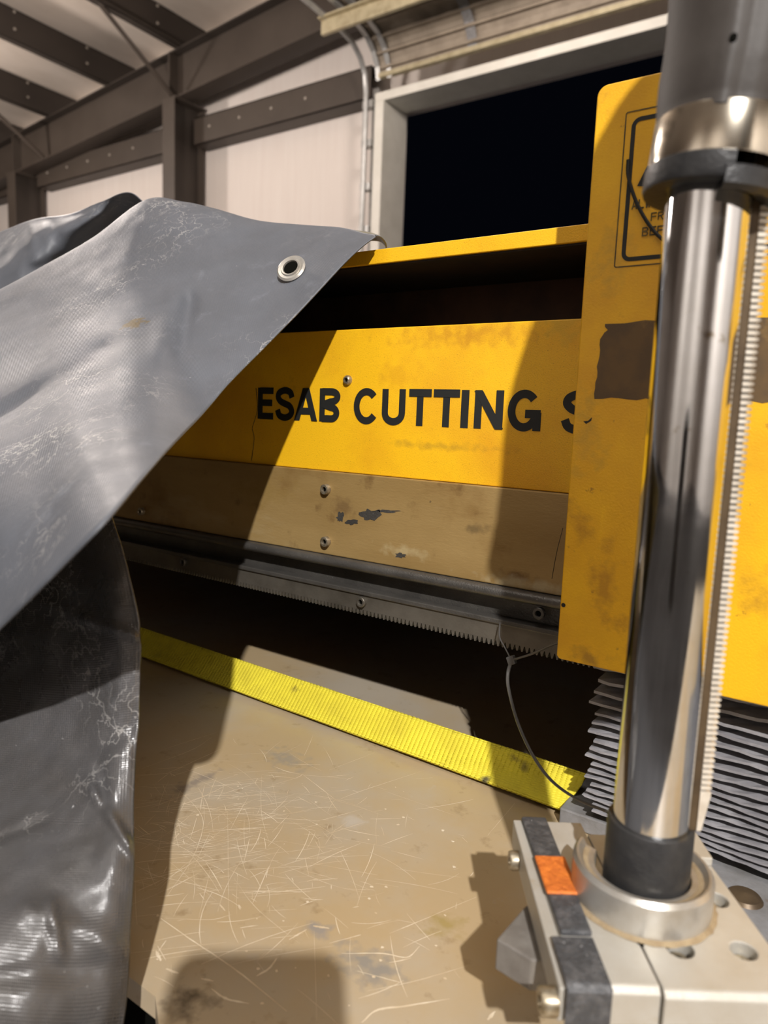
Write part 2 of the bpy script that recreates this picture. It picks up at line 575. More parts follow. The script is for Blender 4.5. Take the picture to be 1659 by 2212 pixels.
# raised ribs along the panels
cum = 0
b = MB()
for i in range(len(prof) - 1):
    (y0, z0), (y1, z1) = prof[i], prof[i + 1]
    ln = math.hypot(y1 - y0, z1 - z0)
    k = max(1, round(ln / .16))
    for q in range(k):
        t = (q + .5) / k
        y, z = y0 + (y1 - y0) * t, z0 + (z1 - z0) * t
        b.box(-4.70, .8, y - .03, y + .03, z - .018, z + .01)
b.build('panel_rib', M['doorpanel'], door)
b = MB()
for y, z in ((6.46, 4.05), (6.02, 4.25), (5.55, 4.273), (5.1, 4.29)):
    b.box(-4.72, .8, y - .022, y + .022, z - .024, z + .01)
b.build('panel_joint', M['doorline'], door)
for x in (-3.62, -2.05, -0.5):
    b = MB()
    for i in range(len(prof) - 1):
        (y0, z0), (y1, z1) = prof[i], prof[i + 1]
        b.prism([(x - .05, y0, z0 - .03), (x + .05, y0, z0 - .03), (x + .05, y1, z1 - .03), (x - .05, y1, z1 - .03)], (0, -.004, .02))
    b.build('stile', M['steel_grey'], door)
for x in (-4.74, -4.60):
    b = MB()
    for i in range(len(prof) - 1):
        (y0, z0), (y1, z1) = prof[i], prof[i + 1]
        b.prism([(x - .028, y0, z0 - .04), (x + .028, y0, z0 - .04), (x + .028, y1, z1 - .04), (x - .028, y1, z1 - .04)], (0, -.004, .03))
    b.build('end_stile', M['galv'], door)
b = MB()
b.box(-4.98, .8, 5.86, 5.90, 4.04, 4.17)
b.box(-4.98, .8, 5.80, 5.90, 4.165, 4.18)
b.build('strut', M['galv_warm'], door)
b = MB()
b.box(-4.72, .8, 6.50, 6.56, 3.83, 3.875)
b.build('bottom_bar', M['galv_warm'], door)
# vertical and curved track
tp = [(-4.92, 6.56, FL), (-4.92, 6.56, 3.0), (-4.92, 6.56, 3.75), (-4.92, 6.53, 3.92), (-4.92, 6.44, 4.05), (-4.92, 6.3, 4.14),
      (-4.92, 6.1, 4.18), (-4.92, 5.6, 4.20), (-4.92, 2.0, 4.30)]
MB().pipe(tp, .028, 8).build('track', M['galv'], door, smooth=True)
b = MB()
b.box(-4.90, -4.835, 6.66, 6.72, FL, 3.82)
b.box(-5.02, -4.835, 6.90, 6.99, FL, 3.80)
b.build('track_angle', M['galv'], door)
for z in (2.3, 2.75, 3.2, 3.6):
    MB().box(-4.97, -4.84, 6.57, 6.66, z, z + .07).build('track_bracket', M['galv'], door)

# ------------------------------------------------------------------ steel frame on the end wall
RY0, RY1 = 6.45, 6.72


def rz(x):
    return 4.985 + 0.083 * (x + 6.47)


t = thing('roof_rafter', 'long dark brown steel rafter sloping up along the end wall above the columns', 'rafter', (-9, 6.6, 4.4))
b = MB()
b.prism([(X0, 6.60, rz(X0) - .55), (1.5, 6.60, rz(1.5) - .55), (1.5, 6.60, rz(1.5)), (X0, 6.60, rz(X0))], (0, .015, 0))
b.build('web', M['primer'], t)
b = MB()
b.prism([(X0, 6.48, rz(X0)), (1.5, 6.48, rz(1.5)), (1.5, 6.74, rz(1.5)), (X0, 6.74, rz(X0))], (0, 0, .02))
b.build('top_flange', M['purlin'], t)
b = MB()
b.prism([(X0, 6.48, rz(X0) - .57), (1.5, 6.48, rz(1.5) - .57), (1.5, 6.74, rz(1.5) - .57), (X0, 6.74, rz(X0) - .57)], (0, 0, .02))
b.build('bottom_flange', M['primer'], t)
for x in (-8.05, -11.9):
    MB().box(x - .012, x + .012, 6.46, 6.60, rz(x) - .55, rz(x)).build('stiffener', M['primer'], t)

COLS = [(-8.05, 'dark brown steel wall column standing between the two pale wall bays, nearer the open doorway'),
        (-11.95, 'dark steel wall column at the far left, partly hidden by the folded grey tarp')]
for x, lab in COLS:
    t = thing('wall_column', lab, 'column', (x, 6.7, FL), 'steel columns along the end wall')
    top = rz(x) - .57
    MB().box(x - .12, x + .12, 6.45, 6.462, FL, top).build('front_flange', M['primer'], t)
    MB().box(x - .006, x + .006, 6.462, 6.94, FL, top).build('web', M['purlin'], t)
    MB().box(x - .12, x + .12, 6.94, 6.955, FL, top).build('back_flange', M['primer'], t)
    MB().box(x - .15, x + .15, 6.45, 6.955, top, top + .02).build('cap_plate', M['primer'], t)
    t2 = None
for (xa, xb, lab) in ((-11.7, -8.2, 'dark brown horizontal wall girt between the two steel columns'),
                      (-7.9, -5.0, 'dark brown horizontal wall girt between the steel column and the door track'),
                      (-21.9, -12.2, 'dark horizontal wall girt at the far left edge beyond the far column')):
    t = thing('wall_girt', lab, 'girt', ((xa + xb) / 2, 6.85, 3.8), 'horizontal girts on the end wall')
    zt, zb = 4.12, 3.78
    b = MB()
    b.box(xa, xb, 6.75, 6.762, zb, zt)
    b.box(xa, xb, 6.75, 6.99, zt - .012, zt)
    b.box(xa, xb, 6.75, 6.99, zb, zb + .012)
    b.build('channel', M['primer'], t)
    k = 0
    for x in [xa + .3 + .55 * q for q in range(int((xb - xa - .4) / .55))]:
        MB().cyl((x, 6.75, 3.97), (x, 6.742, 3.97), .017, n=10).build('bolt_head', M['boltdot'], t)
        k += 1
        if k > 6:
            break

PURL = [(-6.05, 'dark roof purlin at the top beside the overhead door, nearest the doorway'),
        (-7.95, 'dark roof purlin meeting the rafter directly above the nearer wall column'),
        (-9.45, 'dark bolted roof purlin next left of the one above the nearer column'),
        (-10.95, 'dark roof purlin second left of the one above the nearer column'),
        (-12.5, 'dark roof purlin in the far left corner above the far column'),
        (-14.0, 'dark roof purlin farthest left, a sliver at the left picture edge')]
for x, lab in PURL:
    t = thing('roof_purlin', lab, 'purlin', (x, 3, rz(x)), 'dark purlins under the roof')
    z0 = rz(x) + .02
    hgt = roofz(x) - z0 - .01
    b = MB()
    b.box(x - .006, x + .006, -2.0, 6.99, z0, z0 + hgt)
    b.box(x - .006, x + .11, -2.0, 6.99, z0, z0 + .008)
    b.box(x - .11, x + .006, -2.0, 6.99, z0 + hgt - .008, z0 + hgt)
    b.box(x + .104, x + .11, -2.0, 6.99, z0, z0 + .035)
    b.build('zed_section', M['purlin'], t)
    for y in (6.2, 5.2, 4.2, 3.2):
        for dz in (.18, .38):
            MB().cyl((x + .006, y, z0 + dz), (x + .016, y, z0 + dz), .017, n=10).build('bolt_head', M['boltdot'], t)
for x, y1, lab in ((-7.95, 5.3, 'slanting dark flange brace from the roof purlin down to the nearer column top'),
                   (-11.0, 5.3, 'slanting dark flange brace from the roof purlin down to the rafter near the far column')):
    p1 = Vector((x + .05, y1, rz(x) + .06))
    p0 = Vector((x - .05, 6.5, rz(x) - .55))
    o = MB().pipe([p0, (p0 + p1) / 2, p1], .032, 4).build('flange_brace', M['primer'])
    tag(o, lab, 'brace', 'flange braces under the purlins')

# ------------------------------------------------------------------ cutting table
TR = Vector((-.3, .4, FL))
for (sx, sy, rad, colr, st) in ((790, 2085, .016, (.27, .25, .22), (1.4, .8, 1)), (690, 2010, .008, (.30, .27, .24), (1.3, .8, 1)), (413, 2163, .012, (.10, .075, .05), (1, 1, 1)),
                                (418, 1690, .013, (.27, .225, .18), (.6, 1.9, 1)), (960, 2000, .012, (.36, .27, .10), (1, 1, 1)), (760, 1775, .008, (.50, .44, .36), (1.3, 1, 1)),
                                (620, 1640, .015, (.34, .29, .22), (1.5, 1, 1))):
    stain(M['table'], onZ(sx, sy, 0) - TR, rad, colr, st)
stain(M['strap'], onZ(1048, 1690, .004), .0045, (.05, .045, .03), nscale=90)
stain(M['strap'], onZ(1130, 1655, .02), .006, (.16, .13, .03), nscale=90)
tbl = thing('cutting_table', 'scratched brown flat table top under the yellow strap and steel gantry', 'table', (-.3, .4, FL))
poly = [(-1.5, .2005), (-.2565, .197), (-.2425, .188), (-.205, .165), (-.10, .06), (1.0, .06), (1.0, 1.15), (-1.5, 1.15)]
b = MB()
b.prism([(x, y, -.012) for x, y in poly], (0, 0, .012))
b.build('table_top', M['table'], tbl)
MB().box(-1.45, .95, .30, 1.1, -.13, -.013).build('frame', M['void'], tbl)
MB().box(-1.45, .90, .206, .216, -.60, -.0125).build('floor_shade_panel', M['socket'], tbl)  # near-black panel standing in for the shade below the table edge
for x in (-1.3, .8):
    for y in (.35, 1.0):
        MB().box(x - .04, x + .04, y - .04, y + .04, FL, -.13).build('leg', M['void'], tbl)
# scratches (traced, then random)
b = MB()


def scratch(pts, wd):
    pts = [Vector((p[0], p[1], 0)) for p in pts]
    vs, n = [], len(pts)
    zz = .00012 + random.random() * .00008
    for i, p in enumerate(pts):
        d = (pts[min(i + 1, n - 1)] - pts[max(i - 1, 0)]).normalized()
        nn = Vector((-d.y, d.x, 0))
        k = wd * (0.25 + 0.75 * math.sin(math.pi * (i + .3) / (n - .4))) * (.7 + .6 * random.random()) / 2
        vs += [p + nn * k + Vector((0, 0, zz)), p - nn * k + Vector((0, 0, zz))]
    b.add(vs, [(2 * i, 2 * i + 1, 2 * i + 3, 2 * i + 2) for i in range(n - 1)])


def px(c, s=1.843, ox=250, oy=1550):
    return onZ(ox + c[0] / s, oy + c[1] / s, 0)


SCR = [  # (crop polyline, width mm)
    ([(180, 800), (300, 885), (450, 985), (560, 1070), (680, 1170)], 1.1), ([(225, 270), (300, 335), (345, 400), (340, 470), (300, 570), (205, 710)], .55),
    ([(240, 380), (235, 440), (250, 520)], .35), ([(410, 310), (540, 268)], .7), ([(220, 370), (330, 320), (420, 300)], .6),
    ([(100, 205), (300, 130), (380, 80)], .6), ([(200, 225), (420, 125)], .9), ([(220, 235), (390, 180)], .6), ([(180, 130), (400, 60)], .5),
    ([(620, 270), (720, 240), (745, 225)], .8), ([(630, 195), (680, 215), (745, 228)], .8), ([(745, 228), (820, 285), (880, 332)], .7),
    ([(880, 332), (930, 310), (1060, 265), (1230, 210)], .5), ([(720, 315), (780, 345)], .7), ([(1060, 290), (1350, 390)], .3),
    ([(180, 545), (360, 548)], .6), ([(350, 640), (560, 560), (640, 540)], .5), ([(490, 698), (600, 693), (775, 695)], .9),
    ([(200, 800), (380, 805), (460, 785)], .4), ([(415, 745), (435, 770)], 1.4), ([(490, 745), (495, 765)], 1.6), ([(470, 720), (800, 690)], .3),
    ([(785, 830), (850, 840)], 2.2), ([(690, 885), (760, 845)], 1.6), ([(900, 940), (1060, 940), (1160, 955), (1210, 910)], 1.0),
    ([(850, 900), (960, 870), (975, 865)], .8), ([(1090, 860), (1200, 815), (1435, 715)], .6), ([(640, 960), (610, 1000), (560, 1030)], 2.0),
    ([(380, 1080), (440, 1120), (530, 1140)], 1.8), ([(980, 1215), (1040, 1165), (1150, 1150), (1330, 1120)], 1.6), ([(960, 1010), (1150, 1060)], .6),
    ([(1000, 1090), (1190, 1050), (1400, 990)], .5), ([(580, 230), (580, 380), (610, 500)], .35), ([(445, 370), (450, 800)], .3),
    ([(790, 850), (800, 1210)], .3), ([(560, 540), (840, 660), (1000, 700)], .3), ([(200, 690), (330, 620)], .9), ([(850, 210), (1030, 140)], .4),
    ([(380, 590), (330, 800)], .3), ([(160, 930), (180, 970)], 2.5), ([(200, 1000), (250, 1020)], 2.0), ([(340, 1040), (390, 1050)], 1.6),
    ([(1510, 1170), (1480, 1205)], 2.2), ([(800, 580), (800, 480), (640, 380)], .3), ([(1480, 470), (1590, 340)], .4),
    ([(730, 900), (560, 760), (470, 640)], .3), ([(830, 470), (1100, 520)], .25), ([(90, 690), (200, 640)], .8), ([(80, 480), (200, 440)], .6),
    ([(140, 360), (300, 300)], .6), ([(80, 590), (160, 630)], .5)]
for pl, wd in SCR:
    pts = [px(c) for c in pl]
    fine = spline(pts, 4 * len(pts) + 2)
    scratch([(p.x + random.uniform(-1, 1) * 1e-4, p.y + random.uniform(-1, 1) * 1e-4) for p in fine], wd * 7e-4)
for _ in range(520):
    cx, cy = random.choice([(random.gauss(-.30, .07), random.gauss(.305, .06)), (random.gauss(-.345, .04), random.gauss(.315, .045))])
    if cy < .2 or cy > .46 or cx > -.14:
        continue
    a = random.choice([random.gauss(.75, .25), random.gauss(.75, .3), random.gauss(2.5, .5), random.uniform(0, 3.14)])
    ln = random.choice([.006, .012, .02, .035, .05]) * random.uniform(.5, 1.3)
    cv = random.gauss(0, .12)
    pts = []
    for k in range(6):
        s = (k / 5 - .5) * ln
        pts.append((cx + math.cos(a + cv * k / 5) * s, cy + math.sin(a + cv * k / 5) * s))
    if all(p[1] > .2 for p in pts):
        scratch(pts, random.choice([random.uniform(.00012, .00030), random.uniform(.00025, .00055)]))
for _ in range(45):      # chips
    p = px((random.uniform(150, 1350), random.uniform(250, 1150)))
    r = random.uniform(.0004, .0013)
    n = 7
    b.add([p + Vector((math.cos(6.283 * k / n) * r * random.uniform(.4, 1.4), math.sin(6.283 * k / n) * r * random.uniform(.4, 1.2), .00015)) for k in range(n)],
          [tuple(range(n))])
o = b.build('scratch_mark', M['scratch'], tbl)
o['kind'] = 'stuff'

# yellow webbing strap
b = MB()
n_l, n_w = 1700, 8
vs = []
for i in range(n_l + 1):
    x0_ = -1.15 + (1.15 - .157) * i / n_l
    yf = .4925 - .0185 * (x0_ + 1.0) / .845
    for j in range(n_w + 1):
        s = j / n_w
        x = x0_ + .009 * s * max(0, (x0_ + .30) / .143)
        ph = (x + .0010 * math.sin(s * 3.14)) / .0040 * 2 * math.pi
        r_ = .00042 * math.sin(ph) + .0004 * math.sin(x * 60 + s)
        vs.append((x + .0006 * math.sin(s * 9 + x * 300) * (s > .9), yf + .0212 * s - r_ * .7, .0034 + .0228 * s - .002 * math.sin(s * 3.14) + r_ * .7))
fs = []
for i in range(n_l):
    for j in range(n_w):
        q = i * (n_w + 1) + j
        fs.append((q, q + n_w + 1, q + n_w + 2, q + 1))
b.add(vs, fs)
o = b.build('webbing_strap', M['strap'], smooth=True, angle=80)
md = o.modifiers.new('thick', 'SOLIDIFY')
md.thickness = .0022
md.offset = -1
tag(o, 'flat yellow woven webbing strap lying across the scratched table below the gear rack', 'strap')

# ------------------------------------------------------------------ gantry beam
gan = thing('gantry_beam', 'yellow steel gantry beam with black capital lettering, tan wear strip and toothed rack', 'gantry', (-.4, .7, 0))
GX0, GX1 = -1.6, .75
GR = Vector((-.4, .7, 0))
for (sx, sy, rad, colr, st) in ((1005, 722, .03, (.52, .22, .012), (2.2, 1, .35)), (960, 965, .02, (.45, .24, .02), (3.0, 1, .2)), (1220, 700, .02, (.62, .40, .03), (1, 1, .8)), (860, 810, .02, (.70, .34, .012), (1, 1, .7))):
    stain(M['yellow'], onY(sx, sy, .49) - GR, rad, colr, st, amount=.55)
for (sx, sy, rad, colr, st) in ((1125, 1245, .011, (.12, .06, .02), (1.4, 1, .6)), (870, 1190, .012, (.55, .44, .24), (2, 1, .5)), (740, 1100, .012, (.20, .12, .05), (1, 1, .8)), (1030, 1145, .008, (.16, .11, .05), (1.6, 1, .6)),
                                (1150, 1265, .02, (.50, .42, .26), (2.4, 1, .3)), (560, 1060, .03, (.34, .22, .07), (1.5, 1, .6))):
    stain(M['tan'], onY(sx, sy, .4868) - GR, rad, colr, st, amount=.7)
for (sx, sy, rad, colr, st) in ((1300, 1270, .012, (.40, .19, .02), (1, 1, 1.3)), (1270, 1420, .008, (.25, .13, .03), (1.5, 1, .7)), (1320, 560, .014, (.50, .30, .04), (.8, 1, 1.6)), (1268, 940, .012, (.55, .33, .04), (1, 1, 2.0))):
    stain(M['yellow_plate'], onY(sx, sy, .43) - Vector((0, .46, .13)), rad, colr, st, amount=.6)
ZT, ZB = .353, .2316
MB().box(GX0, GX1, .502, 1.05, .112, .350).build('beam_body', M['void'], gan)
MB().box(GX0, GX1, .600, .610, .350, .4030).build('inner_web', M['rust'], gan)
MB().box(GX0, GX1, .4925, 1.05, .4030, .4044).build('top_shade_sheet', M['void'], gan)  # dark sheet that paints the shade under the top plate
MB().box(GX0, GX1, 1.05, 1.08, .002, .4158).build('rear_light_block', M['void'], gan)  # added unseen skirt, keeps light from entering behind the beam
o = MB().box(GX0, GX1, .490, 1.05, .4045, .4158).build('top_plate', M['yellow'], gan, bevel=.0006)
panel = MB().box(GX0, GX1, .490, .5018, ZB, ZT).build('front_panel', M['yellow'], gan, bevel=.0008)
wear = MB().box(GX0, GX1, .4868, .5018, .1572, .2313).build('wear_strip', M['tan'], gan, bevel=.0009)
# rounded guide rail: half-round nose over a flat web
prf = []
for k in range(13):
    a = math.pi * .5 - math.pi * k / 12
    prf.append((.4845 - math.cos(a) * .0050, .1524 + math.sin(a) * .0044))
prf = [(.5018, .1568)] + prf + [(.4945, .1470), (.4945, .1300), (.5018, .1300)]
b = MB()
b.prism([(GX0, y, z) for y, z in prf], (GX1 - GX0, 0, 0))
b.build('guide_rail', M['dark_rail'], gan, smooth=True, angle=30)
MB().box(GX0, GX1, .4815, .493, .1285, .1325).build('rail_lip', M['dark_rail'], gan, bevel=.0008)
# rack with teeth
pitch = .00392
nt = int((0.3 - (-1.3)) / pitch)
pl = [(-1.3, .1275), (-1.3, .1150)]
for k in range(nt):
    x = -1.3 + k * pitch
    pl += [(x + pitch * .10, .1150), (x + pitch * .36, .1108), (x + pitch * .60, .1108), (x + pitch * .88, .1150)]
pl += [(-1.3 + nt * pitch, .1150), (-1.3 + nt * pitch, .1275)]
b = MB()
# build as strips: top band + teeth prisms
Ya, Yb = .4835, .4955
b.box(-1.3, -1.3 + nt * pitch, Ya, Yb, .1150, .1283)
for k in range(nt):
    x = -1.3 + k * pitch
    b.prism([(x + pitch * .08, Ya, .1151), (x + pitch * .34, Ya, .1108), (x + pitch * .62, Ya, .1108), (x + pitch * .90, Ya, .1151)], (0, Yb - Ya, 0))
b.build('gear_rack', M['rack'], gan)


def cap_screw(p, d, r, h, name, parent, button=False, mats=None):
    p, d = Vector(p), Vector(d).normalized()
    U = d.orthogonal().normalized()
    V = d.cross(U)
    if button:
        pr = [(r * .45, 0), (r, 0), (r * .98, h * .35), (r * .82, h * .8), (r * .6, h), (r * .45, h), (r * .42, h * .4)]
    else:
        pr = [(r * .5, 0), (r, 0), (r, h * .85), (r * .9, h), (r * .55, h), (r * .5, h * .92)]
    s = MB().lathe(p, pr, 32, U=U, V=V, W=d).build(name, mats or M['bolt'], parent, smooth=True)
    MB().cyl(p, p + d * h * .45, r * .5, n=6).build('hex_socket', M['socket'], s)
    return s


for x, y, Y, rr, bt in ((749, 821, .490, .0043, True), (703, 1057, .4868, .0046, False), (703, 1170, .4868, .0046, False), (305, 1105, .4868, .0042, False)):
    p = onY(x, y, Y - .002)
    p.y = Y
    cap_screw(p, (0, -1, 0), rr, .0036 if bt else .0045, 'cap_screw', gan, bt)
for x, y in ((775, 1302), (1160, 1327), (390, 1215)):
    p = onY(x, y, .478)
    p.y = .4836
    cap_screw(p, (0, -1, 0), .0045, .004, 'rack_bolt', gan, False, M['rack'] if x == 775 else M['dark_rail'])


# lettering -----------------------------------------------------------
def arc(cx, cy, rx, ry, a0, a1, n=20):
    return [(cx + rx * math.cos(math.radians(a0 + (a1 - a0) * i / n)), cy + ry * math.sin(math.radians(a0 + (a1 - a0) * i / n))) for i in range(n + 1)]


def glyph(c, W, t):
    h = t / 2
    g = t * .46
    if c == 'E':
        return [[(h, 0), (h, 1)], [(h, 1 - g), (W, 1 - g)], [(h, .52), (W * .93, .52)], [(h, g), (W, g)]]
    if c == 'F':
        return [[(h, 0), (h, 1)], [(h, 1 - g), (W, 1 - g)], [(h, .5), (W * .9, .5)]]
    if c == 'L':
        return [[(h, 0), (h, 1)], [(h, g), (W, g)]]
    if c == 'I':
        return [[(W / 2, 0), (W / 2, 1)]]
    if c == 'T':
        return [[(W / 2, 0), (W / 2, 1)], [(0, 1 - g), (W, 1 - g)]]
    if c == 'N':
        return [[(h, 0), (h, 1)], [(W - h, 0), (W - h, 1)], [(h * .95, 1 - .02), (W - h * .95, .02)]]
    if c == 'A':
        return [[(h * .8, 0), (W / 2 - h * .2, 1)], [(W - h * .8, 0), (W / 2 + h * .2, 1)], [(W * .2, .30), (W * .8, .30)]]
    if c == 'W':
        return [[(h * .7, 1), (W * .27, 0)], [(W * .27, 0), (W * .5, 1)], [(W * .5, 1), (W * .73, 0)], [(W * .73, 0), (W - h * .7, 1)]]
    if c == 'Y':
        return [[(h, 1), (W / 2, .45)], [(W - h, 1), (W / 2, .45)], [(W / 2, .5), (W / 2, 0)]]
    if c == 'U':
        return [[(h, 1), (h, .33)] + arc(W / 2, .33, W / 2 - h, .33 - g * .9, 180, 360)[1:] + [(W - h, 1)]]
    if c == 'C':
        return [arc(W / 2, .5, W / 2 - h, .5 - g * .85, 42, 322, 40)]
    if c == 'G':
        return [arc(W / 2, .5, W / 2 - h, .5 - g * .85, 42, 330, 40), [(W - h * .8, 0), (W - h * .8, .46)], [(W * .54, .42), (W, .42)]]
    if c == 'B':
        return [[(h, 0), (h, 1)], [(h, 1 - g), (W * .58, 1 - g)] + arc(W * .58, .755, W * .32, .245 - g, 90, -90)[1:] + [(h, .51)],
                [(h, g), (W * .60, g)] + arc(W * .60, .265, W * .40 - h, .265 - g, -90, 90)[1:] + [(h, .53)]]
    if c == 'R':
        return [[(h, 0), (h, 1)], [(h, 1 - g), (W * .58, 1 - g)] + arc(W * .58, .74, W * .35, .26 - g, 90, -90)[1:] + [(h, .48)],
                [(W * .55, .48), (W - h, 0)]]
    if c == 'S':
        return [spline([Vector((a * W, q, 0)) for a, q in ((.90, .70), (.80, .86), (.5, .925), (.2, .85), (.12, .71), (.26, .58), (.5, .51), (.78, .43), (.90, .27), (.78, .13), (.5, .07), (.2, .14), (.09, .31))], 48)]
    return []


def letter(c, x0, x1, z0, z1, Y, t, mat, parent, name='letter'):
    hz = z1 - z0
    W = (x1 - x0) / hz
    bb = MB()
    for st in glyph(c, W, t):
        pts = [Vector((p[0], p[1], 0)) for p in st]
        n = len(pts)
        top, bot = [], []
        for i, p in enumerate(pts):
            d = (pts[min(i + 1, n - 1)] - pts[max(i - 1, 0)]).normalized()
            nn = Vector((-d.y, d.x, 0)) * (t / 2)
            if c in 'AWN' and n == 2 and abs(d.x) > .1 and abs(d.y) > .1:
                nn = Vector((t / 2 / abs(d.y) * (1 if nn.x > 0 else -1), 0, 0))
            top.append(p + nn)
            bot.append(p - nn)
        vs = []
        lift_ = .00003 * len(bb.v) / 100
        for dy in (0, -.00025 - .00004 * (len(bb.mi) % 7) - lift_):
            for q in top + bot:
                vs.append((x0 + q.x * hz, Y + dy, z0 + q.y * hz))
        m = 2 * n
        fs = []
        for i in range(n - 1):
            fs += [(i, i + 1, n + i + 1, n + i), (m + i, m + n + i, m + n + i + 1, m + i + 1),
                   (i, m + i, m + i + 1, i + 1), (n + i, n + i + 1, m + n + i + 1, m + n + i)]
        fs += [(0, n, m + n, m), (n - 1, m + n - 1, m + 2 * n - 1, 2 * n - 1)]
        bb.add(vs, fs)
    return bb.build(name, mat, parent)


TXT = [('E', 557, 590), ('S', 596, 634), ('A', 637, 684), ('B', 690, 733), ('C', 764, 819), ('U', 825, 875), ('T', 883, 931), ('T', 936, 992),
       ('I', 997, 1011), ('N', 1025, 1087), ('G', 1097, 1168), ('S', 1215, 1290)]
for c, xa, xb in TXT:
    a, b_ = onY(xa, 885, .4898), onY(xb, 885, .4898)
    letter(c, a.x, b_.x, .2745, .3035, .4899, .208 if c != 'I' else .225, M['ink'], panel)
MB().pipe(spline([onY(x, y, .4899) for x, y in ((553, 838), (556, 880), (551, 905), (545, 925), (549, 945), (546, 975), (543, 995))], 20), .00025, 5).build('paint_crack', M['ink'], panel)
MB().pipe(spline([onY(x, y, .4867) for x, y in ((1216, 1140), (1203, 1190), (1192, 1250))], 10), .0002, 5).build('paint_crack', M['ink'], wear)
# dark scuff on the wear strip
b = MB()
for (cx, cy, rx, ry) in ((797, 1112, 24, 15), (830, 1104, 30, 4), (760, 1128, 16, 6), (735, 1118, 9, 12), (865, 1200, 14, 6)):
    pts = []
    for k in range(18):
        a = k / 18 * 6.283
        q = random.uniform(.55, 1.25)
        p = onY(cx + math.cos(a) * rx * q, cy + math.sin(a) * ry * q, .4866)
        pts.append(p)
    b.add(pts, [tuple(range(18))])
b.build('scuff_mark', M['dark_rail'], wear)

# ------------------------------------------------------------------ carriage plate
car = thing('torch_carriage', 'tall yellow carriage plate with warning decal and brown label residue behind the chrome tube', 'carriage', (0, .46, .13))
CX0, CX1, CZ0, CZ1, CY = -.1545, .32, .1305, .4755, .430
b = MB()
rr = .006
pts = [(CX0 + .002, CZ0), (CX1, CZ0), (CX1, CZ1)] + [(CX0 + rr - rr * math.sin(a), CZ1 - rr + rr * math.cos(a)) for a in [math.pi / 2 * k / 6 for k in range(7)]] + [(CX0, CZ0 + .002)]
b.prism([(x, CY, z) for x, z in pts], (0, .006, 0))
plate = b.build('face_plate', M['yellow_plate'], car, bevel=.0008)
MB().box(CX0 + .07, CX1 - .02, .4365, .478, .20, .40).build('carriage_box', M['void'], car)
# decal frames
dec = thing  # (decal pieces are children of the plate)


def frame(x0, x1, z0, z1, wd, r, name, mat):
    def loop(o):
        q = []
        for cx, cz, a0 in ((x1 - r, z1 - r, 0), (x0 + r, z1 - r, 90), (x0 + r, z0 + r, 180), (x1 - r, z0 + r, 270)):
            for k in range(7):
                a = math.radians(a0 + 15 * k)
                q.append((cx + (r + o) * math.cos(a), cz + (r + o) * math.sin(a)))
        return q
    A, B = loop(0), loop(-wd)
    n = len(A)
    vs = [(x, CY - .0002, z) for x, z in A] + [(x, CY - .0002, z) for x, z in B]
    MB().add(vs, [(i, (i + 1) % n, n + (i + 1) % n, n + i) for i in range(n)]).build(name, mat, plate)


po = [onY(1350, 243, CY), onY(1328, 579, CY)]
pi_ = [onY(1363, 256, CY), onY(1344, 566, CY)]
ox, ix = (po[0].x + po[1].x) / 2, (pi_[0].x + pi_[1].x) / 2
frame(ox, .12, po[1].z, po[0].z, .0007, .0015, 'decal_border', M['ink_soft'])
frame(ix, .12 - (ix - ox), pi_[1].z, pi_[0].z, .0024, .005, 'decal_inner_border', M['ink'])
for word, xa, xb, yt, yb in (('ALWAY', 1366, 1440, 428, 448), ('FR', 1407, 1437, 458, 475), ('BEF', 1388, 1437, 489, 508)):
    n = len(word)
    a, c = onY(xa, yt, CY), onY(xb, yt, CY)
    zt, zb = onY((xa + xb) / 2, yt, CY).z, onY((xa + xb) / 2, yb, CY).z
    st = (c.x - a.x) / n
    for k, ch in enumerate(word):
        letter(ch, a.x + st * k, a.x + st * (k + .82), zb, zt, CY - .0001, .13, M['ink_soft'], plate)
b = MB()
b.add([onY(1376, 402, CY - .0003), onY(1398, 358, CY - .0003), onY(1440, 360, CY - .0003), onY(1440, 404, CY - .0003)], [(0, 1, 2, 3)])
b.build('warning_symbol', M['ink'], plate)
pts = spline([onY(x, y, CY - .0008) for x, y in ((1357, 345), (1357, 380), (1372, 430), (1395, 475), (1425, 512), (1470, 545))], 24)
MB().pipe(pts, .0010, 6).build('black_curve', M['ink'], plate)  # thin black curve across the decal
# label residue with ragged edge
tl, bl = onY(1312, 698, CY), onY(1297, 862, CY)
zt, zb = tl.z, bl.z
pts = []
n = 26
for k in range(n):
    pts.append((-.1395 + (.16 - -.1395) * k / n, zt + random.uniform(-.0008, .0008)))
for k in range(8):
    pts.append((.16, zt + (zb - zt) * k / 8))
for k in range(60):
    pts.append((.16 + (-.1425 - .16) * k / 60, zb + random.uniform(-.0016, .0014)))
for k in range(12):
    pts.append((-.1425 + .001 * (k / 12) + random.uniform(-.0007, .0007), zb + (zt - .006 - zb) * k / 12))
pts += [(-.1395, zt - .0055), (-.1375, zt - .004), (-.1395, zt - .002)]
b = MB()
b.add([(x, CY - .00015, z) for x, z in pts], [tuple(range(len(pts)))])
b.build('label_residue', M['label_residue'], plate)
# small hole and chip
b = MB()
p = onY(1217, 1307, CY - .0002)
b.cyl(p, p + Vector((0, -.0001, 0)), .0014, n=12)
b.build('small_hole', M['ink'], plate)
b = MB()
pts = [onY(x, y, CY - .0002) for x, y in ((1260, 910), (1270, 909), (1279, 901), (1277, 909), (1266, 916))]
b.add(pts, [tuple(range(5))])
b.build('paint_chip', M['ink'], plate)

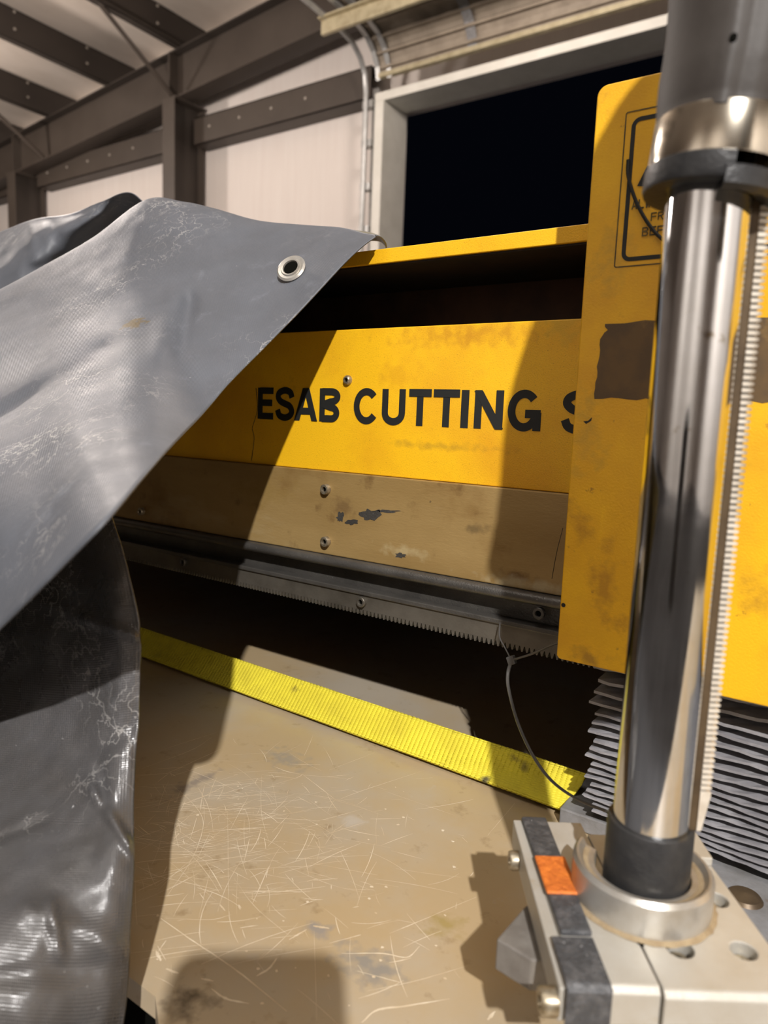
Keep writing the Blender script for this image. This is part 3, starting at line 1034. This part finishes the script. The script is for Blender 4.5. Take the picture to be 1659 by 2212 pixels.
# ------------------------------------------------------------------ bellows and its base plate
bel = thing('way_bellows', 'grey pleated bellows standing on the base plate under the yellow carriage plate', 'bellows', (.08, .5, .012))
levels = []
z = .020
k = 0
while z < .126:
    f = (z - .02) / .1
    p_ = .0043 + .0040 * f * f + .0014 * f
    levels += [(z, 0), (z + p_ * .26, 1), (z + p_ * .50, 1), (z + p_ * .56, 0)]
    z += p_
b = MB()
segs_f = 60
ring_pts = []
for i, (z, out) in enumerate(levels):
    q = i // 4
    ins = 0.0 if out else .018
    jit = .0025 * math.sin(q * 2.1)
    xl = -.1365 + ins * .8 + (jit if z > .03 else 0) + (0 if z > .028 else .005)
    yf = .4560 + ins
    row = []
    for s in range(9):       # left return
        row.append(Vector((xl + .0004 * math.sin(s * 2 + q), .56 - (.56 - yf) * s / 8, z - .004 * (1 - s / 8))))
    for s in range(1, segs_f + 1):
        x = xl + (.34 - xl) * s / segs_f
        row.append(Vector((x, yf + .0006 * math.sin(x * 90 + q), z + .0006 * math.sin(x * 70 + q * .9) + .0004 * math.sin(x * 310 + q * 2.3))))
    ring_pts.append(row)
m = len(ring_pts[0])
vs = [p for r in ring_pts for p in r]
fs = [(i * m + j, i * m + j + 1, (i + 1) * m + j + 1, (i + 1) * m + j) for i in range(len(levels) - 1) for j in range(m - 1)]
b.add(vs, fs)
b.build('pleats', M['bellow'], bel)
MB().box(-.12, .33, .47, .56, .120, .129).build('top_frame', M['void'], bel)
o = MB().prism([(x, y, .0005) for x, y in ((-.1555, .60), (-.1555, .462), (-.105, .462), (-.03, .33), (.42, .33), (.42, .60))], (0, 0, .012)).build('base_plate', M['steel_grey'], bel, bevel=.001)
p = onZ(1608, 1940, .0125)
MB().lathe(p, [(0.0001, 0), (.010, 0), (.0085, .002), (.0001, .0035)], 24).build('round_stud', M['slot'], bel, smooth=True)

# ------------------------------------------------------------------ lifter: block, ring, tube, boot
O = onZ(1390, 1934, .085)
U = Vector((.8233, .5676, 0))
V = Vector((.5676, -.8233, 0))     # towards the viewer
ZZ = Vector((0, 0, 1))
T = Matrix(((U.x, V.x, 0, O.x), (U.y, V.y, 0, O.y), (0, 0, 1, 0), (0, 0, 0, 1)))


def L3(u, v, z):
    return T @ Vector((u, v, z))


blk = thing('clamp_block', 'grey aluminium clamp block with black side pads holding the chrome tube', 'clamp block', (O.x, O.y, .04))
ZK = .085
# left half, right half with seam; shapes as prisms with chamfered front edge


def half(u0, u1, v0, v1, name, holes=()):
    bb = MB()
    z0, z1, ch = .0685, ZK, .0022
    pr = [(v0, z0), (v1, z0), (v1, z1 - ch), (v1 - ch, z1), (v0, z1)]
    bb.prism([L3(u0, v, z) for v, z in pr], U * (u1 - u0))
    o = bb.build(name, M['alu'], blk)
    for (hu, hv, hr) in holes:
        c = MB().cyl(L3(hu, hv, ZK - .012), L3(hu, hv, ZK + .01), hr, n=32).build('cutter', M['slot'], None)
        md = o.modifiers.new('hole', 'BOOLEAN')
        md.operation = 'DIFFERENCE'
        md.object = c
        dg = bpy.context.evaluated_depsgraph_get()
        me = bpy.data.meshes.new_from_object(o.evaluated_get(dg))
        o.modifiers.clear()
        o.data = me
        bpy.data.objects.remove(c, do_unlink=True)
    md = o.modifiers.new('bevel', 'BEVEL')
    md.width = .0006
    md.segments = 2
    md.limit_method = 'ANGLE'
    md.angle_limit = math.radians(40)
    return o


half(-.0413, -.0117, -.0535, .0505, 'left_jaw')
rj = half(-.0111, .0390, -.0440, .0520, 'right_jaw', ((.003, .0297, .0052), (.0272, .0299, .0048), (.0303, .0009, .0048)))
for hu, hv in ((.003, .0297), (.0272, .0299), (.0303, .0009)):
    s = MB().cyl(L3(hu, hv, ZK - .0115), L3(hu, hv, ZK - .005), .0042, n=24).build('sunk_screw', M['bolt'], blk, smooth=True)
    MB().cyl(L3(hu, hv, ZK - .0049), L3(hu, hv, ZK - .0048), .002, n=6).build('hex_socket', M['socket'], s)
# small dark notch at the seam below the ring
b = MB()
b.prism([L3(-.0150, .0245, ZK + .0001), L3(-.0075, .0245, ZK + .0001), L3(-.0113, .0305, ZK + .0001)], (0, 0, .0001))
b.build('seam_notch', M['socket'], blk)
# raised back rib behind the tube, right
b = MB()
b.prism([L3(.030, -.050, ZK), L3(.0406, -.047, ZK), L3(.0390, -.0217, ZK), L3(.030, -.022, ZK)], (0, 0, .004))
b.build('back_rib', M['alu'], blk, bevel=.0006)
# pads on the left
b = MB()
b.box(-.0413, -.0290, -.0540, .0255, ZK - .001, ZK + .0022, T)
pad = b.build('rubber_pad', M['black_pad'], blk, bevel=.0010)
b = MB()
b.box(-.0420, -.0282, -.0205, .0045, ZK + .0018, ZK + .0034, T)
b.build('orange_patch', M['orange'], pad, bevel=.0012)
b = MB()
pr = [(.0262, ZK - .001), (.0500, ZK - .001), (.0500, .0660), (.0512, .0660), (.0512, ZK - .0015), (.0490, ZK + .0006), (.0262, ZK + .0006)]
b.prism([L3(-.0452, v, z) for v, z in pr], U * .0162)
b.build('front_pad', M['black_pad'], blk, bevel=.0006)
# slanted light side bar with its screws
b = MB()
b.prism([L3(-.0452, -.0540, ZK), L3(-.0413, -.0540, ZK), L3(-.0413, .0480, ZK - .002), L3(-.0470, .0480, ZK - .003)], (0, 0, -.013))
b.build('side_bar', M['alu'], blk, bevel=.0006)
cap_screw(L3(-.0435, -.036, ZK - .010), -U, .0044, .0062, 'side_screw', blk)
cap_screw(L3(-.0465, .0440, ZK - .0115), -U, .0050, .0062, 'side_screw', blk)
# lower dark block sticking out to the left
b = MB()
lowp = [(-.030, -.030), (-.0465, -.0142), (-.0618, .0058), (-.0495, .0168), (-.010, .0168), (-.010, -.030)]
b.prism([L3(u, v, .0672) for u, v in lowp], (0, 0, -.0140))
b.build('lower_lug', M['dark_block'], blk, bevel=.0008)
# foot that carries the block on the base plate
b = MB()
b.box(-.012, .036, -.0500, -.004, .0126, .0684, T)
b.build('foot', M['dark_block'], blk)

# split clamp ring
lift = thing('lifter_tube', 'upright chrome lifter tube with toothed rack along its right side in the clamp block', 'tube', (O.x, O.y, ZK))
prr = [(.0192, 0), (.0280, 0), (.0280, .0138), (.0266, .0156), (.0257, .0154), (.0240, .0128), (.0196, .0122), (.0192, .0115)]
b = MB()
b.lathe(L3(-.0018, 0, ZK), prr, 72, math.radians(-80), math.radians(218), U, V, ZZ)
ring = b.build('split_ring', M['ring'], blk, smooth=True, angle=30)
b = MB()
b.lathe(L3(-.0018, 0, ZK), [(.0193, .0118), (.0238, .0131), (.0236, .0123), (.0193, .0119)], 72, math.radians(-78), math.radians(214), U, V, ZZ)
b.build('dust_layer', M['dust'], ring, smooth=True)
# dust spilled round the ring foot
b = MB()
n = 48
vs = []
for k in range(n):
    a = math.radians(-10 + 200 * k / (n - 1))
    d = U * math.cos(a) + V * math.sin(a)
    w_ = .0300 + random.uniform(-.0003, .0004)
    vs += [L3(-.0018, 0, ZK + .0012) + d * .0279, L3(-.0018, 0, ZK + .00015) + d * w_]
b.add(vs, [(2 * i, 2 * i + 1, 2 * i + 3, 2 * i + 2) for i in range(n - 1)])
b.build('dust_fillet', M['dust'], ring, smooth=True)

TOP = .385
MB().cyl(L3(0, 0, ZK + .001), L3(0, 0, TOP), .0150, n=96).build('chrome_shaft', M['chrome'], lift, smooth=True)
b = MB()
b.lathe(L3(0, 0, ZK + .0005), [(.0151, 0), (.0171, 0), (.0171, .033), (.0167, .0338), (.0151, .0338)], 72, U=U, V=V, W=ZZ)
b.build('collar', M['black_rubber'], lift, smooth=True)
# slot strip and rack on the right
b = MB()
b.box(.0118, .0158, -.0050, .0074, ZK + .034, TOP, T)
b.build('rack_slot', M['slot'], lift, bevel=.0005)
b = MB()

zt0, pt = .1345, .00232
k = 0
while zt0 + k * pt < TOP - .003:
    z = zt0 + k * pt
    b.prism([L3(.0160, -.0040, z), L3(.0160, -.0040, z + pt * .62), L3(.0194, -.0040, z + pt * .62), L3(.0204, -.0040, z + pt * .46), L3(.0204, -.0040, z + pt * .16), L3(.0194, -.0040, z)], V * .0110)
    k += 1
b.build('tooth_rack', M['rack_teeth'], lift)
MB().box(.0155, .0192, -.0038, .0056, ZK + .034, TOP, T).build('rack_root', M['dark_block'], lift)
b = MB()
b.prism([L3(.0160, -.004, ZK + .034), L3(.0160, -.004, zt0), L3(.0204, -.004, zt0), L3(.0178, -.004, ZK + .034)], V * .0110)
b.build('rack_end', M['rack_teeth'], lift)

# boot at the top: lip, hose clamp and wrapped sleeve, slightly tilted
boot = thing('rubber_boot', 'grey wrapped rubber boot with a steel hose clamp on top of the chrome tube', 'boot', (O.x, O.y, .376))
rot = Matrix.Rotation(math.radians(-5), 3, V)
bu, bv, bw = rot @ U, V, rot @ ZZ
BC = L3(0.0005, 0, .3645)
b = MB()
b.lathe(BC, [(.0152, .0012), (.0205, 0), (.0238, .0004), (.0244, .0018), (.0244, .0085), (.0232, .0095), (.0152, .0095)], 72, math.radians(98), math.radians(330), bu, bv, bw)
b.build('lower_lip', M['black_rubber'], boot, smooth=True, angle=40)
b = MB()
b.lathe(BC, [(.0152, -.0008), (.0222, -.0034), (.0250, -.0022), (.0252, .0036), (.0238, .0046), (.0152, .004)], 72, math.radians(-30), math.radians(104), bu, bv, bw)
b.build('lip_flap', M['black_rubber'], boot, smooth=True, angle=40)
b = MB()
b.lathe(BC, [(.0224, .0095), (.0236, .0088), (.0238, .0098), (.0238, .0244), (.0236, .0252), (.0224, .0248)], 96, U=bu, V=bv, W=bw)
cl = b.build('hose_clamp', M['clamp'], boot, smooth=True)
b = MB()
cc = BC + bw * .0175 + bu * .0195 + bv * .0175
b.cyl(cc - bw * .002 - bu * .006, cc - bw * .002 + bu * .010, .0045, n=20)
o = b.build('worm_screw', M['clamp'], cl, smooth=True)
b = MB()
b.prism([cc - bu * .008 - bw * .009 - bv * .006, cc + bu * .008 - bw * .009 - bv * .006, cc + bu * .008 + bw * .006 - bv * .006, cc - bu * .008 + bw * .006 - bv * .006], bv * .006)
b.build('screw_housing', M['slot'], cl, bevel=.001)

# sleeve: wrapped sheet with an overlap seam, then an added unseen hose shaped to shade the plate
n_s = 64
HL = Vector((.627, -.778, 0))
AL = Vector((.7788, .6273, 0))


def HP(a, q, z):
    p = O + AL * a + HL * q
    p.z = z
    return p


path = spline([BC + bw * .0235, BC + bw * .034, BC + bw * .055, HP(.007, 0, .47), HP(.016, .02, .525), HP(.029, .07, .600), HP(.039, .12, .622), HP(.039, .15, .57),
               HP(.036, .16, .47), HP(.035, .165, .41), HP(.035, .167, .375)], 90)
vs = []
for i, p in enumerate(path):
    d = (path[min(i + 1, 89)] - path[max(i - 1, 0)]).normalized()
    a = (bu - d * bu.dot(d)).normalized()
    c = d.cross(a)
    if c.dot(bv) < 0:
        c = -c
    s = min(1, i / 12)
    base = .0226 + .0012 * min(1, max(0, (i - 4) / 8)) + .0006 * min(1, max(0, (i - 30) / 12))
    for q in range(n_s):
        th = 2 * math.pi * q / n_s
        deg = (math.degrees(th)) % 360
        r = base
        if 108 < deg < 122:                      # seam ridge
            r += .0016
        elif 122 <= deg < 200:                   # flatter overlapped face
            r += .0012 - .0018 * math.sin((deg - 122) / 78 * math.pi)
        elif 96 < deg <= 108:
            r -= .0006
        vs.append(p + (a * math.cos(th) + c * math.sin(th)) * r)
b = MB()
fs, mi = [], []
for i in range(89):
    for q in range(n_s):
        fs.append((i * n_s + q, i * n_s + (q + 1) % n_s, (i + 1) * n_s + (q + 1) % n_s, (i + 1) * n_s + q))
b.add(vs, fs)
b.add([path[-1]] + vs[-n_s:], [(0, 1 + q, 1 + (q + 1) % n_s) for q in range(n_s)])
b.build('sleeve_and_shade_hose', M['boot'], boot, smooth=True, angle=60)
p = BC + bw * .043 + (bu * math.cos(math.radians(115)) + bv * math.sin(math.radians(115))) * .0252
MB().lathe(p, [(.0001, 0), (.0016, 0), (.0013, .0005), (.0001, .0006)], 16, U=bu, V=bw, W=(bv * math.sin(math.radians(115)) + bu * math.cos(math.radians(115)))).build('eyelet', M['socket'], boot)

# ------------------------------------------------------------------ cable tie
tie = thing('cable_tie', 'thin black cable tie looped under the carriage plate with its tail hanging over the strap', 'cable tie', (-.19, .455, .09))
HD = onY(1105, 1426, .455)
b = MB()
b.box(-.0028, .0028, -.0022, .0022, -.0030, .0030, Matrix.Translation(HD) @ Matrix.Rotation(math.radians(-25), 4, 'Y'))
b.build('tie_head', M['tie'], tie, bevel=.0006)
pts = spline([HD, onY(1150, 1412, .452), onY(1210, 1387, .448), onY(1300, 1370, .450)], 16)
MB().pipe(pts, .0017, 8, flat=.45).build('tie_loop', M['tie'], tie, smooth=True)
pts = spline([HD, onY(1097, 1455, .452), onY(1099, 1490, .448), onY(1118, 1560, .440), onY(1150, 1630, .428), onY(1190, 1685, .415), onY(1245, 1725, .400), onY(1310, 1752, .385)], 40)
MB().pipe(pts, [.0014 - .0004 * k / 39 for k in range(40)], 8, flat=.85).build('tie_tail', M['tie'], tie, smooth=True)
pts = spline([HD, onY(1090, 1398, .462), onY(1079, 1375, .470), onY(1080, 1345, .478)], 14)
MB().pipe(pts, .0005, 6).build('tie_tip', M['tie'], tie, smooth=True)

# ------------------------------------------------------------------ tarp
stain(M['tarp'], Vector((-.494, .362, .346)) - Vector((-.4, .3, .2)), .011, (.13, .095, .045), (1, 1, 1.2), nscale=150, lo=.45, hi=.55)
tarp = thing('tarpaulin', 'large creased grey tarpaulin with a metal grommet draped over the left of the gantry', 'tarpaulin', (-.4, .3, .2))


def vnoise(p, seed=0):
    from mathutils import noise as nz
    return nz.noise(Vector(p) + Vector((seed * 7.3, seed * 3.1, seed * 1.7)))


def seg_d(px_, a, c):
    a, c, p = Vector(a), Vector(c), Vector(px_)
    t = max(0, min(1, (p - a).dot(c - a) / (c - a).length_squared))
    return (p - (a + (c - a) * t)).length, t


def sheet(rows, nu, nv, creases, name, mats, amp=.003, freq=14, seed=0, push=None, thick=.0011):
    """rows: list of control polylines [(px,py,Y)...] all the same length; smooth surface through them"""
    cols = [spline([Vector(p) for p in r], nv) for r in rows]
    grid = []
    for j in range(nv):
        grid.append(spline([cols[i][j] for i in range(len(rows))], nu))
    vs = []
    for j in range(nv):
        for i in range(nu):
            q = grid[j][i]
            p = onY(q.x, q.y, q.z)
            r = (p - CAM)
            dist = r.length
            r.normalize()
            e = min(1, min(i, nu - 1 - i) / 6) * min(1, min(j, nv - 1 - j) / 4)
            a = 1 - abs(vnoise(p * freq, seed)) * 2
            dsp = amp * (.7 * a + .6 * vnoise(p * freq * 2.3, seed + 3) + .25 * vnoise(p * freq * 6, seed + 5))
            for (c0, c1, wdt, hgt, tap) in creases:
                d, t = seg_d((q.x, q.y), c0, c1)
                dsp += hgt * math.exp(-(d / wdt) ** 2) * (1 - tap * t)
            vs.append(p - r * dsp * (.15 + .85 * e))
    fs = [(j * nu + i, j * nu + i + 1, (j + 1) * nu + i + 1, (j + 1) * nu + i) for j in range(nv - 1) for i in range(nu - 1)]
    b = MB().add(vs, fs)
    o = b.build(name, mats, tarp, smooth=True, angle=70)
    jm, im = nv // 2, nu // 2
    ul, vl = [0.0], [0.0]
    for i in range(1, nu):
        ul.append(ul[-1] + (vs[jm * nu + i] - vs[jm * nu + i - 1]).length)
    for j in range(1, nv):
        vl.append(vl[-1] + (vs[j * nu + im] - vs[(j - 1) * nu + im]).length)
    uv = o.data.uv_layers.new(name='UVMap')
    for lp in o.data.loops:
        q = lp.vertex_index
        uv.data[lp.index].uv = (ul[q % nu], vl[q // nu])
    # face towards the viewer
    me = o.data
    c = sum(((p.center + Vector((-.4, .3, .2)) - CAM).normalized().dot(p.normal) for p in me.polygons))
    if c > 0:
        me.flip_normals()
    md = o.modifiers.new('thick', 'SOLIDIFY')
    md.thickness = thick
    md.offset = -1
    md.material_offset = 1 if len(o.data.materials) > 1 else 0
    return o


flap_rows = [  # over-the-ridge point, ridge point, mid, hem
    [(802, 512, .505), (801, 507, .492), (806, 507, .484), (811, 510, .478)],
    [(742, 505, .54), (740, 492, .505), (762, 515, .482), (778, 535, .466)],
    [(662, 500, .55), (660, 487, .512), (700, 535, .468), (731, 581, .445)],
    [(562, 494, .55), (560, 480, .512), (612, 575, .458), (648, 670, .415)],
    [(472, 474, .55), (470, 458, .508), (525, 600, .440), (568, 752, .382)],
    [(402, 464, .54), (400, 446, .500), (450, 640, .412), (487, 835, .342)],
    [(340, 482, .53), (314, 442, .492), (376, 690, .385), (430, 903, .305)],
    [(240, 565, .505), (200, 522, .470), (268, 760, .325), (337, 1000, .214)],
    [(130, 632, .475), (90, 586, .440), (160, 850, .270), (238, 1112, .155)],
    [(40, 684, .44), (0, 636, .405), (60, 930, .240), (120, 1235, .147)],
    [(-70, 740, .40), (-110, 690, .365), (-60, 1020, .205), (0, 1356, .152)],
    [(-190, 800, .355), (-230, 750, .32), (-180, 1110, .20), (-130, 1480, .156)],
    [(-330, 880, .31), (-370, 840, .28), (-330, 1250, .19), (-300, 1640, .158)],
    [(-640, 960, .34), (-690, 930, .31), (-600, 1250, .23), (-520, 1500, .175)],
]
sheet(flap_rows, 170, 90,
      [((-60, 935), (235, 745), 15, -.013, .6), ((-60, 875), (200, 715), 26, .009, .6), ((-60, 1000), (330, 790), 40, .004, .5),
       ((375, 640), (345, 760), 24, .009, .3), ((412, 650), (392, 765), 15, -.007, .3), ((320, 480), (520, 500), 20, .003, .4),
       ((470, 530), (570, 600), 30, .003, .6), ((90, 630), (420, 540), 30, .003, .5), ((200, 660), (330, 620), 22, -.002, .5),
       ((0, 1150), (180, 980), 35, .004, .4)],
      'upper_flap', [M['tarp'], M['tarp_under']], amp=.0022, freq=17, seed=2)
curl_rows = [
    [(742, 500, .52), (777, 505, .505), (801, 508, .495), (811, 510, .479)],
    [(770, 500, .535), (800, 505, .518), (818, 511, .505), (822, 514, .486)],
    [(790, 507, .545), (815, 511, .53), (828, 521, .52), (831, 525, .497)],
    [(795, 520, .55), (820, 522, .54), (832, 532, .53), (833, 536, .505)],
]
sheet(curl_rows, 12, 20, [], 'corner_curl', [M['tarp'], M['tarp_under']], amp=.0, seed=4)

back_rows = [
    [(-900, 730, .74), (-480, 620, .68), (-130, 545, .62), (0, 500, .61), (75, 473, .60), (150, 462, .59), (215, 437, .585), (278, 417, .58), (318, 446, .585)],
    [(-900, 760, .68), (-480, 670, .62), (-130, 590, .58), (0, 545, .57), (78, 512, .565), (152, 498, .57), (215, 470, .59), (265, 446, .62), (325, 470, .64)],
    [(-900, 790, .60), (-480, 750, .56), (-130, 690, .53), (0, 620, .53), (80, 580, .55), (150, 550, .59), (215, 520, .64), (280, 485, .68), (335, 490, .70)],
    [(-900, 830, .55), (-480, 830, .55), (-130, 830, .54), (0, 760, .55), (85, 690, .58), (155, 640, .63), (230, 590, .68), (300, 540, .72), (350, 520, .74)],
]
sheet(back_rows, 50, 120, [((60, 470), (75, 560), 12, .010, .5), ((110, 470), (130, 560), 14, -.008, .5), ((-60, 560), (200, 470), 14, .006, .5),
                          ((0, 610), (130, 560), 16, -.006, .4)], 'back_fold', [M['tarp'], M['tarp_under']], amp=.005, freq=13, seed=8)

edge = [(232, 1060, .238), (240, 1115, .236), (264, 1185, .233), (286, 1272, .229), (303, 1370, .225), (303, 1450, .224), (299, 1540, .222), (293, 1650, .215),
        (289, 1750, .206), (291, 1835, .197), (289, 1905, .191), (283, 2000, .184), (276, 2140, .178), (258, 2280, .172)]
rows = []
for x, y, Y in edge:
    t = max(0, min(1, (y - 1300) / 900))
    t = t * t * (3 - 2 * t) * 1.12
    rows.append([(x, y, Y), (x - 45, y + 6, Y - .005 - .0064 * t), (x - 110, y + 14, Y - .004 - .0184 * t), (x - 210, y + 10, Y - .006 - .032 * t), (x - 330, y, Y - .012 - .0392 * t), (x - 480, y - 10, Y - .02 - .0432 * t), (x - 900, y - 20, Y - .035 - .05 * t)])
sheet(rows, 150, 80,
      [((300, 1375), (190, 1340), 9, .005, .4), ((190, 1340), (60, 1290), 14, .004, .3), ((295, 1850), (190, 1690), 12, .006, .3), ((225, 1740), (215, 1660), 12, -.005, .3),
       ((200, 1715), (120, 1650), 26, .004, .5), ((0, 1810), (100, 1770), 10, -.004, .3), ((300, 1560), (180, 1640), 22, -.003, .5), ((60, 1960), (260, 2050), 28, .004, .4),
       ((110, 1950), (130, 2060), 14, .004, .4), ((0, 2110), (270, 2090), 24, -.003, .3)],
      'hanging_skirt', [M['tarp_shaded'], M['tarp_under']], amp=.0032, freq=20, seed=5)
# layer of the sheet lying flat on the beam under the folds
b = MB()
n = 24
vs = []
for i in range(n + 1):
    x = -1.6 + (1.6 - .42) * i / n
    for y in (.495, .60, .75, .90, 1.06):
        vs.append((x, y, .4175 + .003 * math.sin(x * 31 + y * 17) ** 2))
b.add(vs, [(i * 5 + j, i * 5 + j + 1, i * 5 + j + 6, i * 5 + j + 5) for i in range(n) for j in range(4)])
b.build('under_layer', M['tarp_shaded'], tarp, smooth=True)
# grommet
g0 = onY(629, 580, .448)
gu = (onY(652, 606, .436) - onY(606, 556, .462)).normalized()
gn0 = (CAM - g0).normalized()
e1 = (onY(700, 535, .468) - onY(612, 575, .458)).normalized()
e2 = (onY(648, 670, .415) - onY(612, 575, .458)).normalized()
gn = e1.cross(e2).normalized()
if gn.dot(gn0) < 0:
    gn = -gn
gn = (gn + gn0 * .5).normalized()
ga = (e1 - gn * e1.dot(gn)).normalized()
gb = gn.cross(ga)
g0 = onY(629, 580, .448) + gn0 * .004
gr = MB().lathe(g0, [(.0062, -.001), (.0120, -.001), (.0124, .0004), (.0108, .0016), (.0085, .0013), (.0078, .0024), (.0066, .0022), (.0060, .0008)], 48, U=ga, V=gb, W=gn)
gr = gr.build('grommet', M['ring'], tarp, smooth=True)
MB().cyl(g0 - gn * .0004, g0 + gn * .0009, .0064, n=32).build('grommet_hole', M['socket'], gr)
# mud smear on the flap
# ------------------------------------------------------------------ phone that throws the rounded shadow on the table
ph = thing('smartphone', 'dark smartphone held at the viewpoint, its rounded shadow falling on the table', 'phone', tuple(CAM))
back = R @ Vector((0, 0, 1))
right = R @ Vector((1, 0, 0))
upv = R @ Vector((0, 1, 0))
PW, PH, PR = .0775, .158, .012
c0 = CAM + back * .004 + right * (-PW / 2 + .014) + upv * (-PH / 2 + .014)
pts = []
for sx, sy, a0 in ((1, 1, 0), (-1, 1, 90), (-1, -1, 180), (1, -1, 270)):
    for k in range(7):
        a = math.radians(a0 + 15 * k)
        pts.append(c0 + right * (sx * (PW / 2 - PR) + PR * math.cos(a)) + upv * (sy * (PH / 2 - PR) + PR * math.sin(a)))
b = MB()
b.prism(pts, back * .008)
b.build('phone_body', M['phone'], ph)
MB().cyl(CAM + back * .0039 - right * .018, CAM + back * .0025 - right * .018, .006, n=20).build('lens', M['glass'], ph)
